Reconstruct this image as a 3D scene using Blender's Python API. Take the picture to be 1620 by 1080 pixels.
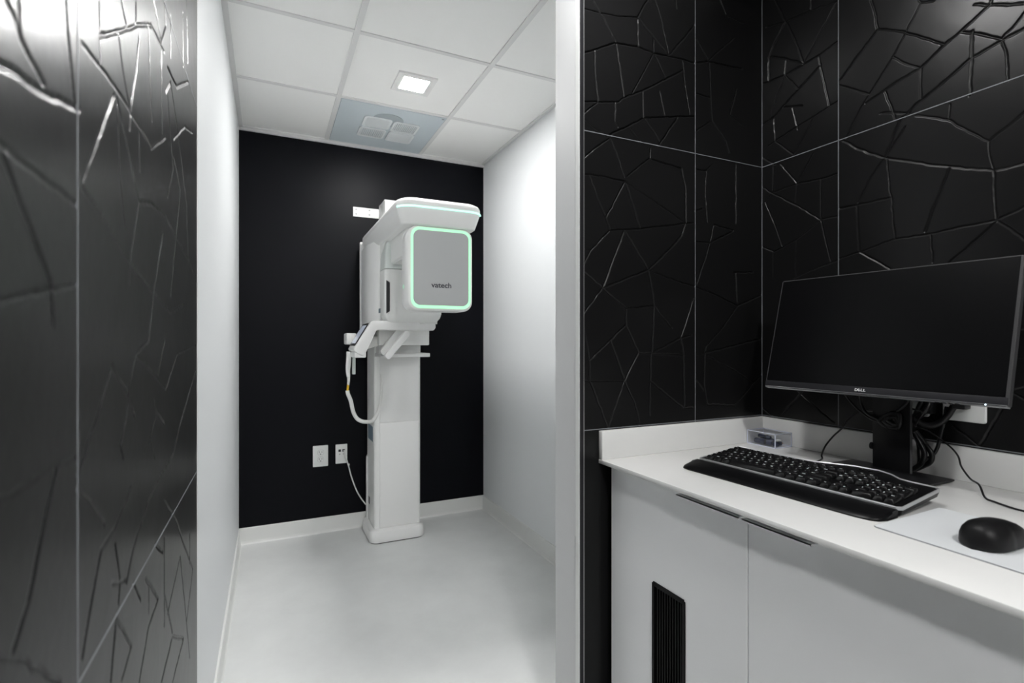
import bpy, bmesh, math, random
import numpy as np
from mathutils import Vector, Matrix
for o in list(bpy.data.objects): bpy.data.objects.remove(o)
S = bpy.context.scene
C = S.collection
PI = math.pi
# ------------------------------------------------------------------ camera, world, lights, exposure
CAMZ = 1.22
FPX = 811.0
YAW = math.atan(384 / 811)
cd = bpy.data.cameras.new('camera'); cam = bpy.data.objects.new('camera', cd); C.objects.link(cam)
cam.location = (0, 0, CAMZ); cam.rotation_euler = (PI / 2, 0, -YAW)
cd.sensor_width = 36; cd.lens = 36 * FPX / 1620; cd.clip_start = .02
cd.dof.use_dof = True; cd.dof.focus_distance = 1.7; cd.dof.aperture_fstop = 4.5
S.camera = cam
W = bpy.data.worlds.new('world'); S.world = W; W.use_nodes = True
W.node_tree.nodes['Background'].inputs[0].default_value = (.9, .95, 1, 1)
W.node_tree.nodes['Background'].inputs[1].default_value = .3
LAMP_ALCOVE = 430.0
LAMP_HALL = 620.0
LAMPS = [(.655, 2.531, LAMP_ALCOVE), (.62, .93, LAMP_HALL * .42), (.25, -.65, LAMP_HALL), (.25, -1.9, LAMP_HALL)]  # last two: unseen lamps added to brighten the hall
S.view_settings.view_transform = 'Standard'; S.view_settings.look = 'None'
S.cycles.diffuse_bounces = 8; S.cycles.max_bounces = 14; S.cycles.transparent_max_bounces = 16
S.view_settings.exposure = 0.0; S.view_settings.gamma = 1; S.view_settings.use_curve_mapping = False

# photo calibration: a pixel of the photograph seen on a plane of the room
def ray(u, v):
    r = (u - 810) / FPX; z = (540 - v) / FPX
    return (math.sin(YAW) + r * math.cos(YAW), math.cos(YAW) - r * math.sin(YAW), z)
def onx(u, v, x):
    d = ray(u, v); t = x / d[0]; return Vector((x, d[1] * t, CAMZ + d[2] * t))
def ony(u, v, y):
    d = ray(u, v); t = y / d[1]; return Vector((d[0] * t, y, CAMZ + d[2] * t))

# ------------------------------------------------------------------ materials
def mat(name, col, rough=.5, metal=0, spec=.5, emit=None, es=0, bump=None, bscale=200, trans=0, ior=1.45, var=0, vscale=3, coat=0):
    m = bpy.data.materials.new(name); m.use_nodes = True
    nt = m.node_tree; b = nt.nodes['Principled BSDF']
    b.inputs['Base Color'].default_value = (*col, 1); b.inputs['Roughness'].default_value = rough
    b.inputs['Metallic'].default_value = metal; b.inputs['Specular IOR Level'].default_value = spec
    b.inputs['Transmission Weight'].default_value = trans; b.inputs['IOR'].default_value = ior
    b.inputs['Coat Weight'].default_value = coat
    if emit:
        b.inputs['Emission Color'].default_value = (*emit, 1); b.inputs['Emission Strength'].default_value = es
    tc = nt.nodes.new('ShaderNodeTexCoord')
    if var:
        n = nt.nodes.new('ShaderNodeTexNoise'); n.inputs['Scale'].default_value = vscale; n.inputs['Detail'].default_value = 8
        n.inputs['Roughness'].default_value = .65
        r = nt.nodes.new('ShaderNodeMix'); r.data_type = 'RGBA'
        r.inputs[6].default_value = (*[c * (1 - var) for c in col], 1); r.inputs[7].default_value = (*[min(1, c * (1 + var)) for c in col], 1)
        nt.links.new(tc.outputs['Object'], n.inputs['Vector']); nt.links.new(n.outputs['Fac'], r.inputs[0])
        nt.links.new(r.outputs[2], b.inputs['Base Color'])
    if bump:
        n = nt.nodes.new('ShaderNodeTexNoise'); n.inputs['Scale'].default_value = bscale; n.inputs['Detail'].default_value = 3
        bp = nt.nodes.new('ShaderNodeBump'); bp.inputs['Strength'].default_value = bump; bp.inputs['Distance'].default_value = .002
        nt.links.new(tc.outputs['Object'], n.inputs['Vector']); nt.links.new(n.outputs['Fac'], bp.inputs['Height'])
        nt.links.new(bp.outputs['Normal'], b.inputs['Normal'])
    return m
M = {}
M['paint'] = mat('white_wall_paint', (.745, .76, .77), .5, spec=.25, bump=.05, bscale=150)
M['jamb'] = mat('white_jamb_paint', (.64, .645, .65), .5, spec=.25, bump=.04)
M['navy'] = mat('black_blue_paint', (.0030, .0032, .0050), .42, spec=.12, bump=.06, bscale=160)
M['tile'] = mat('black_stone_tile', (.0080, .0080, .0083), .29, spec=.24, bump=.10, bscale=60)
M['grout'] = mat('grey_grout', (.20, .21, .225), .4)
M['floor'] = mat('pale_concrete_floor', (.69, .70, .695), .38, spec=.3, var=.17, vscale=2.4, bump=.05, bscale=40)
M['base'] = mat('white_baseboard', (.74, .745, .73), .35)
M['ceil'] = mat('ceiling_tile', (.90, .90, .885), .8, bump=.12, bscale=420)
M['tbar'] = mat('ceiling_grid', (.72, .72, .715), .45)
M['vent'] = mat('vent_panel_grey', (.53, .59, .625), .42)
M['ventw'] = mat('vent_grille_white', (.74, .77, .78), .4)
M['ventd'] = mat('vent_dark', (.33, .37, .39), .6)
M['lamp'] = mat('led_lens', (1, 1, 1), .5, emit=(1, .995, .985), es=LAMP_ALCOVE)
M['lamp2'] = mat('led_lens_hall', (1, 1, 1), .5, emit=(1, .995, .985), es=LAMP_HALL * .42)
M['fill_lamp'] = mat('added_rear_fill', (1, 1, 1), .5, emit=(1, .995, .985), es=LAMP_HALL)
M['mach'] = mat('machine_white', (.80, .80, .79), .3, spec=.4)
M['mach2'] = mat('machine_offwhite', (.78, .785, .77), .35)
M['machg'] = mat('machine_green_grey', (.62, .66, .64), .4)
M['gpanel'] = mat('machine_grey_panel', (.40, .41, .41), .38, metal=.15)
M['mint'] = mat('mint_light_ring', (.5, .8, .62), .4, emit=(.36, 1, .52), es=.55)
M['cyan'] = mat('cyan_light_line', (.7, .9, .9), .4, emit=(.4, 1, .75), es=1.0)
M['dark'] = mat('black_plastic', (.012, .012, .014), .4)
M['text'] = mat('dark_lettering', (.05, .05, .06), .5)
M['label'] = mat('blue_grey_label', (.17, .23, .28), .5)
M['yellow'] = mat('yellow_sleeve', (.75, .45, .02), .4)
M['cord'] = mat('white_cord', (.72, .72, .70), .4)
M['plate'] = mat('white_outlet_plate', (.74, .75, .74), .3)
M['slot'] = mat('outlet_slot', (.03, .03, .03), .6)
M['counter'] = mat('white_quartz', (.76, .76, .75), .22, var=.015, vscale=30)
M['cab'] = mat('white_cabinet', (.80, .81, .82), .35)
M['grille'] = mat('black_grille', (.003, .003, .0035), .35, spec=.12)
M['kb'] = mat('keyboard_black', (.004, .004, .0045), .36, spec=.2)
M['key'] = mat('key_black', (.006, .006, .0065), .27, spec=.5)
M['legend'] = mat('key_legend', (.85, .88, .88), .4)
M['silver'] = mat('silver_trim', (.46, .47, .48), .42, metal=.5)
M['alum'] = mat('brushed_edge', (.42, .43, .44), .35, metal=.6)
M['edge'] = mat('acrylic_edge_highlight', (.74, .77, .88), .25)
M['mon'] = mat('monitor_black', (.007, .007, .008), .35, spec=.2)
M['scr'] = mat('monitor_screen', (.0035, .0035, .004), .30, spec=.13)
M['chin'] = mat('monitor_chin', (.022, .022, .025), .4, spec=.2)
M['bezel'] = mat('monitor_side', (.05, .05, .052), .35, spec=.3)
M['stand'] = mat('stand_black', (.010, .010, .011), .38, spec=.25)
M['white_ink'] = mat('white_ink', (.8, .8, .8), .5)
M['led'] = mat('power_led', (.8, .9, 1), .5, emit=(.7, .85, 1), es=3)
M['mouse'] = mat('mouse_black', (.008, .008, .0085), .42, spec=.2)
M['pad'] = mat('mouse_mat_white', (.74, .76, .78), .3)
M['padedge'] = mat('mouse_mat_edge', (.25, .26, .27), .5)
def clear_mat():
    m = bpy.data.materials.new('clear_acrylic'); m.use_nodes = True; nt = m.node_tree; nt.nodes.clear()
    o = nt.nodes.new('ShaderNodeOutputMaterial'); mx = nt.nodes.new('ShaderNodeMixShader'); t = nt.nodes.new('ShaderNodeBsdfTransparent'); g = nt.nodes.new('ShaderNodeBsdfGlossy')
    lw = nt.nodes.new('ShaderNodeLayerWeight'); lw.inputs[0].default_value = .25; f = nt.nodes.new('ShaderNodeMath'); f.operation = 'MULTIPLY_ADD'; f.inputs[1].default_value = .14; f.inputs[2].default_value = .02; nt.links.new(lw.outputs['Facing'], f.inputs[0]); g.inputs['Roughness'].default_value = .05; t.inputs[0].default_value = (.99, .993, 1, 1)
    nt.links.new(f.outputs[0], mx.inputs[0]); nt.links.new(t.outputs[0], mx.inputs[1]); nt.links.new(g.outputs[0], mx.inputs[2]); nt.links.new(mx.outputs[0], o.inputs[0]); return m
M['acrylic'] = clear_mat()
M['navyp'] = mat('dark_navy_plastic', (.02, .026, .06), .4)
M['tan'] = mat('tan_tip', (.55, .28, .12), .4)
M['cable'] = mat('black_cable', (.006, .006, .007), .35)
M['screen_on'] = mat('console_screen', (.30, .32, .38), .2, emit=(.5, .55, .65), es=.35)
M['silvertrim'] = mat('corner_trim', (.5, .5, .5), .3, metal=.8)

# ------------------------------------------------------------------ helpers
ORG = {}
def link(name, me, parent=None, m=None, smooth=False, org=None):
    """me in world coordinates; origin moved to the parent's base or the piece's own base"""
    if parent is not None: org = ORG[parent.name]
    if org is None:
        n = len(me.vertices); co = np.empty(n * 3, np.float32); me.vertices.foreach_get('co', co); co = co.reshape(-1, 3)
        a, b = co.min(0), co.max(0); org = Vector(((a[0] + b[0]) / 2, (a[1] + b[1]) / 2, a[2]))
    org = Vector(org)
    me.transform(Matrix.Translation(-org))
    o = bpy.data.objects.new(name, me); C.objects.link(o)
    if parent is not None: o.parent = parent
    else: o.location = org
    ORG[o.name] = org
    if m is not None:
        for k in (m if isinstance(m, (list, tuple)) else [m]): me.materials.append(k)
    if smooth:
        me.polygons.foreach_set('use_smooth', [True] * len(me.polygons))
        try: me.set_sharp_from_angle(angle=math.radians(38))
        except Exception: pass
    return o
def obj(name, bm, m, parent=None, smooth=True, xf=None, label=None):
    if xf is not None: bmesh.ops.transform(bm, matrix=xf, verts=bm.verts)
    bmesh.ops.recalc_face_normals(bm, faces=bm.faces)
    me = bpy.data.meshes.new(name); bm.to_mesh(me); bm.free()
    o = link(name, me, parent, m, smooth)
    if label: o['label'] = label
    return o
def tag(o, label, cat, group=None):
    o['label'] = label; o['category'] = cat
    if group: o['group'] = group
    return o
def struct(o): o['kind'] = 'structure'; return o
def thing(name, label, cat, loc, group=None):
    o = bpy.data.objects.new(name, None); C.objects.link(o); o.location = loc; o.empty_display_size = .05
    ORG[o.name] = Vector(loc); return tag(o, label, cat, group)
def B(): return bmesh.new()
def box(bm, x0, x1, y0, y1, z0, z1, bev=0, seg=2):
    t = bmesh.new(); vs = bmesh.ops.create_cube(t, size=1)['verts']
    for v in vs: v.co = Vector(((x0 + x1) / 2 + v.co.x * (x1 - x0), (y0 + y1) / 2 + v.co.y * (y1 - y0), (z0 + z1) / 2 + v.co.z * (z1 - z0)))
    if bev: bmesh.ops.bevel(t, geom=t.edges[:], offset=bev, segments=seg, affect='EDGES', profile=.5)
    return merge(bm, t)
def merge(bm, t):
    me = bpy.data.meshes.new('tmp'); t.to_mesh(me); t.free(); bm.from_mesh(me); bpy.data.meshes.remove(me); return bm
def rrect(x0, x1, y0, y1, r, n=6):
    pts = []
    for cx, cy, a0 in ((x1 - r, y1 - r, 0), (x0 + r, y1 - r, 90), (x0 + r, y0 + r, 180), (x1 - r, y0 + r, 270)):
        for i in range(n + 1):
            a = math.radians(a0 + 90 * i / n); pts.append((cx + r * math.cos(a), cy + r * math.sin(a)))
    return pts
def loft(bm, rings, cap=True):
    L = [[bm.verts.new(p) for p in r] for r in rings]; n = len(L[0])
    for a, b in zip(L, L[1:]):
        for i in range(n): bm.faces.new((a[i], a[(i + 1) % n], b[(i + 1) % n], b[i]))
    if cap: bm.faces.new(L[0][::-1]); bm.faces.new(L[-1])
    return bm
def rloft(bm, x0, x1, y0, y1, prof, axis='z', n=6):
    """rounded rectangle (a,b) lofted along axis; prof = list of (pos, inset, radius)"""
    R = []
    for p, ins, r in prof:
        q = rrect(x0 + ins, x1 - ins, y0 + ins, y1 - ins, max(r, .0005), n)
        if axis == 'z': R.append([(a, b, p) for a, b in q])
        elif axis == 'y': R.append([(a, p, b) for a, b in q])
        else: R.append([(p, a, b) for a, b in q])
    return loft(bm, R)
def prism(bm, pts, a0, a1, axis='y', bev=0, seg=2):
    t = bmesh.new()
    f = {'y': lambda p, a: (p[0], a, p[1]), 'x': lambda p, a: (a, p[0], p[1]), 'z': lambda p, a: (p[0], p[1], a)}[axis]
    loft(t, [[f(p, a0) for p in pts], [f(p, a1) for p in pts]])
    if bev:
        bmesh.ops.recalc_face_normals(t, faces=t.faces)
        bmesh.ops.bevel(t, geom=t.edges[:], offset=bev, segments=seg, affect='EDGES', profile=.5)
    return merge(bm, t)
def cyl(bm, c, r, h, axis='z', n=24, r2=None):
    r2 = r if r2 is None else r2; R = []
    for rr, d in ((r, 0), (r2, h)):
        ring = []
        for i in range(n):
            a = 2 * PI * i / n; p, q = rr * math.cos(a), rr * math.sin(a)
            ring.append({'z': (c[0] + p, c[1] + q, c[2] + d), 'y': (c[0] + p, c[1] + d, c[2] + q), 'x': (c[0] + d, c[1] + p, c[2] + q)}[axis])
        R.append(ring)
    return loft(bm, R)
def smooth_path(pts, k=6):
    P = [Vector(p) for p in pts]
    if len(P) < 3: return P
    P = [2 * P[0] - P[1]] + P + [2 * P[-1] - P[-2]]; out = []
    for i in range(1, len(P) - 2):
        for j in range(k):
            t = j / k; a, b, c, d = P[i - 1:i + 3]
            out.append(.5 * ((2 * b) + (c - a) * t + (2 * a - 5 * b + 4 * c - d) * t * t + (-a + 3 * b - 3 * c + d) * t ** 3))
    out.append(P[-2]); return out
def tube(bm, pts, r, n=10, k=6, rr=None):
    P = smooth_path(pts, k); rings = []; up = Vector((.3, .2, .93)).normalized()
    for i, p in enumerate(P):
        t = (P[min(i + 1, len(P) - 1)] - P[max(i - 1, 0)]).normalized()
        s = t.cross(up)
        if s.length < .05: s = t.cross(Vector((1, 0, 0)))
        s.normalize(); w = t.cross(s).normalized(); up = s.cross(t).normalized()
        R = r if rr is None else rr(i / (len(P) - 1))
        rings.append([p + R * (math.cos(2 * PI * j / n) * s + math.sin(2 * PI * j / n) * w) for j in range(n)])
    return loft(bm, rings)
def text_bm(s, size, depth=.0004, bold=False):
    cu = bpy.data.curves.new('t', 'FONT'); cu.body = s; cu.size = size; cu.extrude = depth; cu.align_x = 'CENTER'; cu.align_y = 'CENTER'
    cu.resolution_u = 3
    if bold: cu.offset = size * .02
    o = bpy.data.objects.new('t', cu); C.objects.link(o)
    dg = bpy.context.evaluated_depsgraph_get(); me = bpy.data.meshes.new_from_object(o.evaluated_get(dg))
    bm = bmesh.new(); bm.from_mesh(me); bpy.data.objects.remove(o); bpy.data.meshes.remove(me); bpy.data.curves.remove(cu)
    return bm
def frame(o, x, y, z):
    """matrix with columns x, y, z and origin o"""
    m = Matrix.Identity(4)
    for i, c in enumerate((x, y, z, o)):
        for j in range(3): m[j][i] = c[j]
    return m

# ------------------------------------------------------------------ room shell
XL, XT = -.165, -.153          # alcove left wall, face of the left tile cladding
XR = 1.417                     # alcove right wall
YB = 3.482                     # alcove far wall
YA, YP = 1.225, 1.358          # tiled face and rear of the partition
XJ, XB = .790, 1.531           # jamb face, tiled right wall
ZC = 2.507; YT = 1.400; YE = -2.9
def sbox(name, m, *a, bev=0, parent=None):
    o = obj(name, box(B(), *a, bev=bev), m, parent, smooth=False)
    return o if parent else struct(o)
sbox('floor', M['floor'], XL - .15, 1.8, YE - .1, YB + .12, -.08, 0)
ceil = sbox('ceiling', M['ceil'], XL - .15, 1.8, YE - .1, YB + .12, ZC + .006, ZC + .06)
sbox('wall_far', M['navy'], XL - .12, XR + .12, YB, YB + .1, 0, ZC + .006)
sbox('wall_alcove_left', M['paint'], XL - .1, XL, YT - .004, YB, 0, ZC + .006)
sbox('wall_alcove_right', M['paint'], XR, XR + .1, YP, YB, 0, ZC + .006)
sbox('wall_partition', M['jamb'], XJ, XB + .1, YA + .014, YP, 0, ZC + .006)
sbox('wall_back', M['paint'], XL - .1, 1.75, YE - .1, YE, 0, ZC + .006)

# cracked black tile: real relief. Polylines were read off the photo in its own pixels and stand on the wall planes
def cv(ox, oy, s, L): return [[(ox + x / s, oy + y / s) for x, y in p] for p in L]
CR_A = cv(915, 0, 3.857, [
 [(90,0),(135,80),(160,120),(225,250)],[(30,50),(135,80),(250,100),(362,105)],[(362,105),(395,45),(425,0)],[(362,105),(365,280)],
 [(362,105),(460,225),(550,335)],[(460,225),(460,325)],[(470,0),(500,100),(552,330)],[(552,335),(640,240),(712,150)],
 [(25,325),(95,305),(225,262),(365,285),(460,325),(560,345),(630,360),(712,385),(795,375),(1000,420)],[(98,305),(102,450),(120,620)],
 [(230,262),(255,430),(278,590)],[(460,325),(400,440),(330,565)],[(465,335),(530,465)],
 [(25,620),(120,622),(250,620),(270,600),(390,555),(480,510),(560,470),(635,430)],[(635,365),(650,520),(680,695)],
 [(120,625),(70,660),(25,700)],[(225,620),(220,745),(240,775)],[(392,555),(397,720)],[(495,555),(525,700)],
 [(25,715),(100,780),(170,828)],[(175,828),(300,772),(395,722),(520,715),(705,710)],[(405,725),(460,800),(500,870)],
 [(605,715),(545,805),(490,890)],[(310,775),(380,870)],[(595,0),(600,50)],[(720,235),(795,370),(860,310),(950,230)],
 [(800,375),(808,590),(815,735),(720,800)],[(720,570),(808,595)],[(25,970),(100,905),(190,845)],[(190,845),(205,865),(240,960),(280,1080)],
 [(300,1075),(370,1015),(438,965),(440,905)],[(438,968),(530,1000),(630,1028)],[(965,540),(925,700),(1000,760)],[(820,740),(900,860),(920,930)],
 [(865,0),(900,90),(1010,140)]]) + cv(915, 260, 2.57, [
 [(15,38),(110,50),(185,68)],[(45,45),(75,130),(112,215)],[(190,68),(150,145),(112,215),(128,265)],[(192,72),(250,255)],
 [(192,68),(310,150),(435,237)],[(420,18),(435,90),(438,237)],[(128,268),(250,262),(435,240),(468,238)],[(128,268),(50,350),(15,425)],
 [(15,340),(50,348)],[(188,268),(140,390),(100,500)],[(188,268),(240,355),(285,428)],[(435,240),(420,290),(350,365),(285,428)],
 [(285,428),(180,470),(98,502)],[(15,430),(98,502),(15,615)],[(98,502),(195,585),(305,575)],[(285,428),(300,510),(308,575),(300,765)],
 [(308,575),(380,665)],[(285,428),(400,475),(470,495),(560,530),(648,575)],[(470,545),(418,700)],[(195,585),(195,655),(245,765)],
 [(195,650),(130,715),(45,795)],[(18,650),(45,795),(45,880)],[(130,712),(165,810),(188,880)],[(245,765),(215,820),(188,880)],[(15,880),(188,880)],
 [(188,880),(155,970),(122,1070)],[(188,880),(230,970),(250,1060)],[(50,885),(85,980),(122,1070)],[(245,765),(298,768),(418,705),(468,692)],
 [(298,768),(430,775)],[(295,770),(292,890),(290,1020)],[(292,880),(360,935),(430,992),(465,988)],[(418,705),(428,775),(432,990)],
 [(480,20),(520,25),(545,0)],[(520,25),(515,120),(525,235)],[(475,190),(505,180)],[(475,312),(535,318),(630,270)],[(535,318),(510,400),(480,490)],
 [(535,318),(550,245),(630,268)],[(640,0),(640,240)],[(648,575),(590,660),(520,740),(515,765)],[(648,575),(745,530)],[(515,765),(620,740),(745,708)],
 [(480,772),(515,770),(512,900),(525,975),(637,980),(710,890),(745,855)],[(530,780),(640,840),(710,885)],[(480,880),(510,920)],[(630,440),(715,438)],[(640,440),(645,560)]])
CR_B = cv(1200, 0, 3.857, [
 [(50,165),(165,130),(310,65),(480,8)],[(320,0),(320,60)],[(100,0),(165,130),(90,280),(62,350),(62,490)],[(165,125),(225,250),(275,385)],
 [(480,10),(380,190),(275,385)],[(70,345),(160,355),(275,388)],[(30,510),(165,455),(275,390),(370,335),(485,250)],[(168,370),(160,455),(240,540)],
 [(380,395),(240,545),(95,710),(25,760)],[(365,335),(385,440),(430,640)],[(160,460),(110,580),(65,730)],[(155,655),(265,645)],[(205,655),(240,790)],
 [(95,720),(100,860),(210,940)],[(60,890),(100,860),(240,770),(330,715),(485,615)],[(330,715),(270,840),(215,940)],[(25,960),(100,1005)],
 [(685,0),(710,80),(728,175)],[(728,175),(890,195),(1040,240),(1130,270)],[(728,175),(610,330),(495,490)],[(495,520),(580,545),(675,575)],
 [(975,0),(990,15),(1070,5)],[(990,15),(900,195),(815,350),(675,575),(600,700),(530,845)],[(1420,0),(1415,25),(1235,190),(1130,275),(985,415),(810,520),(655,628)],
 [(1315,28),(1415,30),(1690,18)],[(1235,195),(1340,205),(1480,240)],[(1690,10),(1620,80),(1550,170),(1480,240)],[(1690,130),(1620,175),(1480,250),(1295,355),(1140,490),(985,615),(865,725),(770,960)],
 [(815,348),(890,385),(980,412)],[(990,415),(990,600)],[(770,555),(810,650),(835,735)],[(745,692),(835,688),(920,690)],[(1303,190),(1290,580)],
 [(1485,250),(1515,340),(1525,495)],[(1168,635),(1160,720)],[(960,705),(1060,715),(1155,730),(1280,800),(1405,860)],[(1690,640),(1620,690),(1510,780),(1405,860)],
 [(1405,860),(1410,950),(1435,1035)]]) + cv(1200, 200, 3.857, [
 [(515,88),(620,140),(765,190),(900,208),(1060,235),(1160,243),(1300,255),(1435,268),(1520,250),(1690,205)],[(895,0),(770,190),(680,310),(605,465)],
 [(785,200),(800,400),(812,430),(820,560),(830,685)],[(495,500),(600,480),(810,432)],[(600,485),(605,620),(615,760)],[(1165,245),(1110,400),(1060,510),(1015,640)],
 [(1435,268),(1440,430),(1452,570)],[(485,810),(620,765),(820,690),(1050,655),(1250,610),(1452,572)],[(1690,450),(1620,490),(1540,530),(1452,570),(1540,625),(1620,690),(1690,740)],
 [(1452,575),(1330,690),(1165,830)],[(620,768),(720,820),(800,868)],[(1047,655),(1060,830)],[(330,165),(240,335)],[(135,230),(235,345),(225,460)],
 [(235,350),(380,320),(485,285)],[(90,245),(90,390),(80,405),(235,350)],[(22,370),(80,405),(230,480),(380,570),(440,820)],[(380,320),(380,565),(485,548)],
 [(80,405),(40,460),(100,600),(145,730)],[(380,572),(230,690),(95,765),(22,735)],[(228,690),(225,925)],[(90,770),(90,925)],[(485,815),(360,860),(220,925)]]) + [
 [(1206,645),(1222,658)],[(1236,657),(1270,618)],[(1259,616),(1300,652),(1320,668)],[(1612,521),(1640,519)],[(1606,569),(1640,568)],[(1599,619),(1640,608)],[(1599,619),(1640,642)],
 [(1585,646),(1562,685),(1548,706)],[(1508,674),(1532,692),(1548,706)]]
CR_L = cv(0, 0, 2, [
 [(-30,190),(0,205),(60,235),(150,300),(250,345)],[(20,0),(50,60),(70,130),(140,270)],[(60,0),(62,90)],[(210,0),(215,100),(235,320)],
 [(-30,430),(0,455),(130,560),(245,650)],[(10,490),(90,700),(160,890),(170,1030)],[(-30,965),(0,960),(80,935),(245,900)],
 [(260,140),(340,240),(400,330),(480,470),(525,435)],[(315,115),(380,100),(440,80),(480,80),(520,165)],[(360,300),(320,420),(262,570)],
 [(315,0),(318,200)],[(375,110),(390,230),(410,340)],[(440,120),(430,230),(415,330),(410,410)],[(385,0),(400,75)],[(430,0),(430,80)],[(470,90),(480,380)],
 [(485,0),(510,130),(525,80),(520,0)],[(510,130),(513,420)],[(372,320),(440,640),(410,830),(410,900)],[(370,310),(380,560),(395,720)],
 [(440,640),(480,645),(520,680),(560,760),(600,830),(620,890)],[(262,595),(340,710),(410,830),(525,975),(545,988),(580,965)],
 [(550,440),(585,400),(610,420)],[(530,215),(560,275),(595,260)],[(525,290),(540,260),(560,400)],[(530,300),(548,540),(530,620)],[(440,420),(442,540)],
 [(570,610),(540,930)],[(515,740),(490,900),(470,1080)],[(590,0),(595,200)],[(578,40),(580,210)],[(540,50),(540,180)],[(560,400),(590,640),(595,830)],[(550,500),(570,600)]]) + cv(0, 540, 2, [
 [(-30,510),(0,495),(70,460),(150,405),(240,365)],[(180,400),(130,620),(90,820),(40,980)],[(-30,1000),(0,1005),(60,1010),(190,1080)],[(245,465),(290,510),(330,580)],
 [(355,75),(300,260),(245,420)],[(355,75),(405,170),(425,235)],[(470,0),(430,40),(410,130),(400,240),(380,330),(390,370)],[(430,40),(480,95),(525,150),(560,40),(620,12)],
 [(520,0),(500,100)],[(490,190),(495,225),(470,320),(455,350)],[(495,225),(520,260)],[(475,310),(490,370)],[(620,90),(570,260),(550,350),(510,420),(470,500),(420,660),(400,760)],
 [(415,460),(365,590),(320,660),(290,820),(260,1000)],[(365,640),(380,760),(375,830)],[(355,765),(395,755)],[(420,765),(445,820)],[(460,750),(500,815),(470,900),(440,1080)],
 [(368,880),(415,965),(385,1070)],[(368,870),(350,1080)],[(520,505),(560,570),(580,640),(610,720)],[(490,640),(515,665)],[(520,700),(520,800),(545,920)],
 [(510,1080),(545,935),(580,940),(545,1080)],[(570,680),(530,860)],[(570,680),(590,890)],[(610,720),(590,890),(600,1000)],[(520,620),(520,900)],[(600,610),(600,700)],[(470,760),(470,860)]])

def tile_wall(name, axis, val, h0, h1, z0, z1, cracks, facing, step=.0015, hw=.0027, dep=.0028, wallbox=None, rest=()):
    """relief panel at axis=val over horizontal range h0..h1, z0..z1; facing = +1/-1 outward direction along axis"""
    rng = np.random.default_rng(7)
    nu = int((h1 - h0) / step) + 1; nv = int((z1 - z0) / step) + 1
    U = np.linspace(h0, h1, nu); V = np.linspace(z0, z1, nv)
    D = np.zeros((nv, nu), np.float32)
    fn = onx if axis == 'x' else ony; hi = 1 if axis == 'x' else 0
    for pl in cracks:
        pts = []
        for (u, v) in pl:
            if axis == 'x' and val > 0 and u < 1203: u = 1203
            p = fn(u, v, val); pts.append((p[hi], p[2]))
        w0 = hw * rng.uniform(.75, 1.3); d0 = dep * rng.uniform(.8, 1.25)
        for (a0, b0), (a1, b1) in zip(pts, pts[1:]):
            L = math.hypot(a1 - a0, b1 - b0); n = max(1, int(L / .012)); q = []
            for i in range(n + 1):
                t = i / n; j = .0007 if 0 < i < n else 0
                q.append((a0 + (a1 - a0) * t + rng.normal(0, j or 1e-9), b0 + (b1 - b0) * t + rng.normal(0, j or 1e-9)))
            for (p0, p1), (r0, r1) in zip(q, q[1:]):
                w = w0 * rng.uniform(.85, 1.2); R = w * 2.4
                i0 = np.searchsorted(U, min(p0, r0) - R); i1 = np.searchsorted(U, max(p0, r0) + R)
                k0 = np.searchsorted(V, min(p1, r1) - R); k1 = np.searchsorted(V, max(p1, r1) + R)
                if i1 <= i0 or k1 <= k0: continue
                gu, gv = np.meshgrid(U[i0:i1], V[k0:k1])
                du, dv = r0 - p0, r1 - p1; l2 = max(du * du + dv * dv, 1e-12)
                t = np.clip(((gu - p0) * du + (gv - p1) * dv) / l2, 0, 1)
                d = np.hypot(gu - p0 - t * du, gv - p1 - t * dv)
                g = -d0 * np.clip(1 - d / w, 0, 1) ** .8
                sub = D[k0:k1, i0:i1]; np.minimum(sub, g, out=sub)
    # slightly uneven hammered stone face
    gu, gv = np.meshgrid(U, V)
    D += (.00012 * np.sin(gu * 43 + 2 * np.sin(gv * 17)) * np.sin(gv * 37 + 1.5 * np.sin(gu * 23))).astype(np.float32)
    co = np.empty((nv * nu, 3), np.float32)
    off = (val + facing * D).ravel()
    if axis == 'x': co[:, 0] = off; co[:, 1] = gu.ravel()
    else: co[:, 1] = off; co[:, 0] = gu.ravel()
    co[:, 2] = gv.ravel()
    idx = np.arange(nv * nu).reshape(nv, nu)
    F = np.stack([idx[:-1, :-1], idx[:-1, 1:], idx[1:, 1:], idx[1:, :-1]], -1).reshape(-1, 4)
    if (axis == 'x') == (facing < 0): F = F[:, ::-1]
    F = np.ascontiguousarray(F, np.int32)
    me = bpy.data.meshes.new(name); nf = len(F)
    # backing box and the plain rest of the wall are added to the same mesh
    bm = B(); box(bm, *wallbox)
    for r in rest: box(bm, *r)
    bm.verts.ensure_lookup_table(); bm.verts.index_update()
    ev = np.array([v.co[:] for v in bm.verts], np.float32); ef = np.array([[v.index for v in f.verts] for f in bm.faces], np.int32) + len(co); bm.free()
    co = np.vstack([co, ev]); F = np.vstack([F, ef])
    me.vertices.add(len(co)); me.vertices.foreach_set('co', co.ravel())
    me.loops.add(F.size); me.loops.foreach_set('vertex_index', F.ravel())
    me.polygons.add(len(F)); me.polygons.foreach_set('loop_start', np.arange(0, F.size, 4, dtype=np.int32))
    me.update(calc_edges=True)
    sm = np.ones(len(F), bool); sm[nf:] = False; me.polygons.foreach_set('use_smooth', sm)
    return struct(link(name, me, None, M['tile'], org=(0, 0, 0)))
T_ = .012
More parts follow.
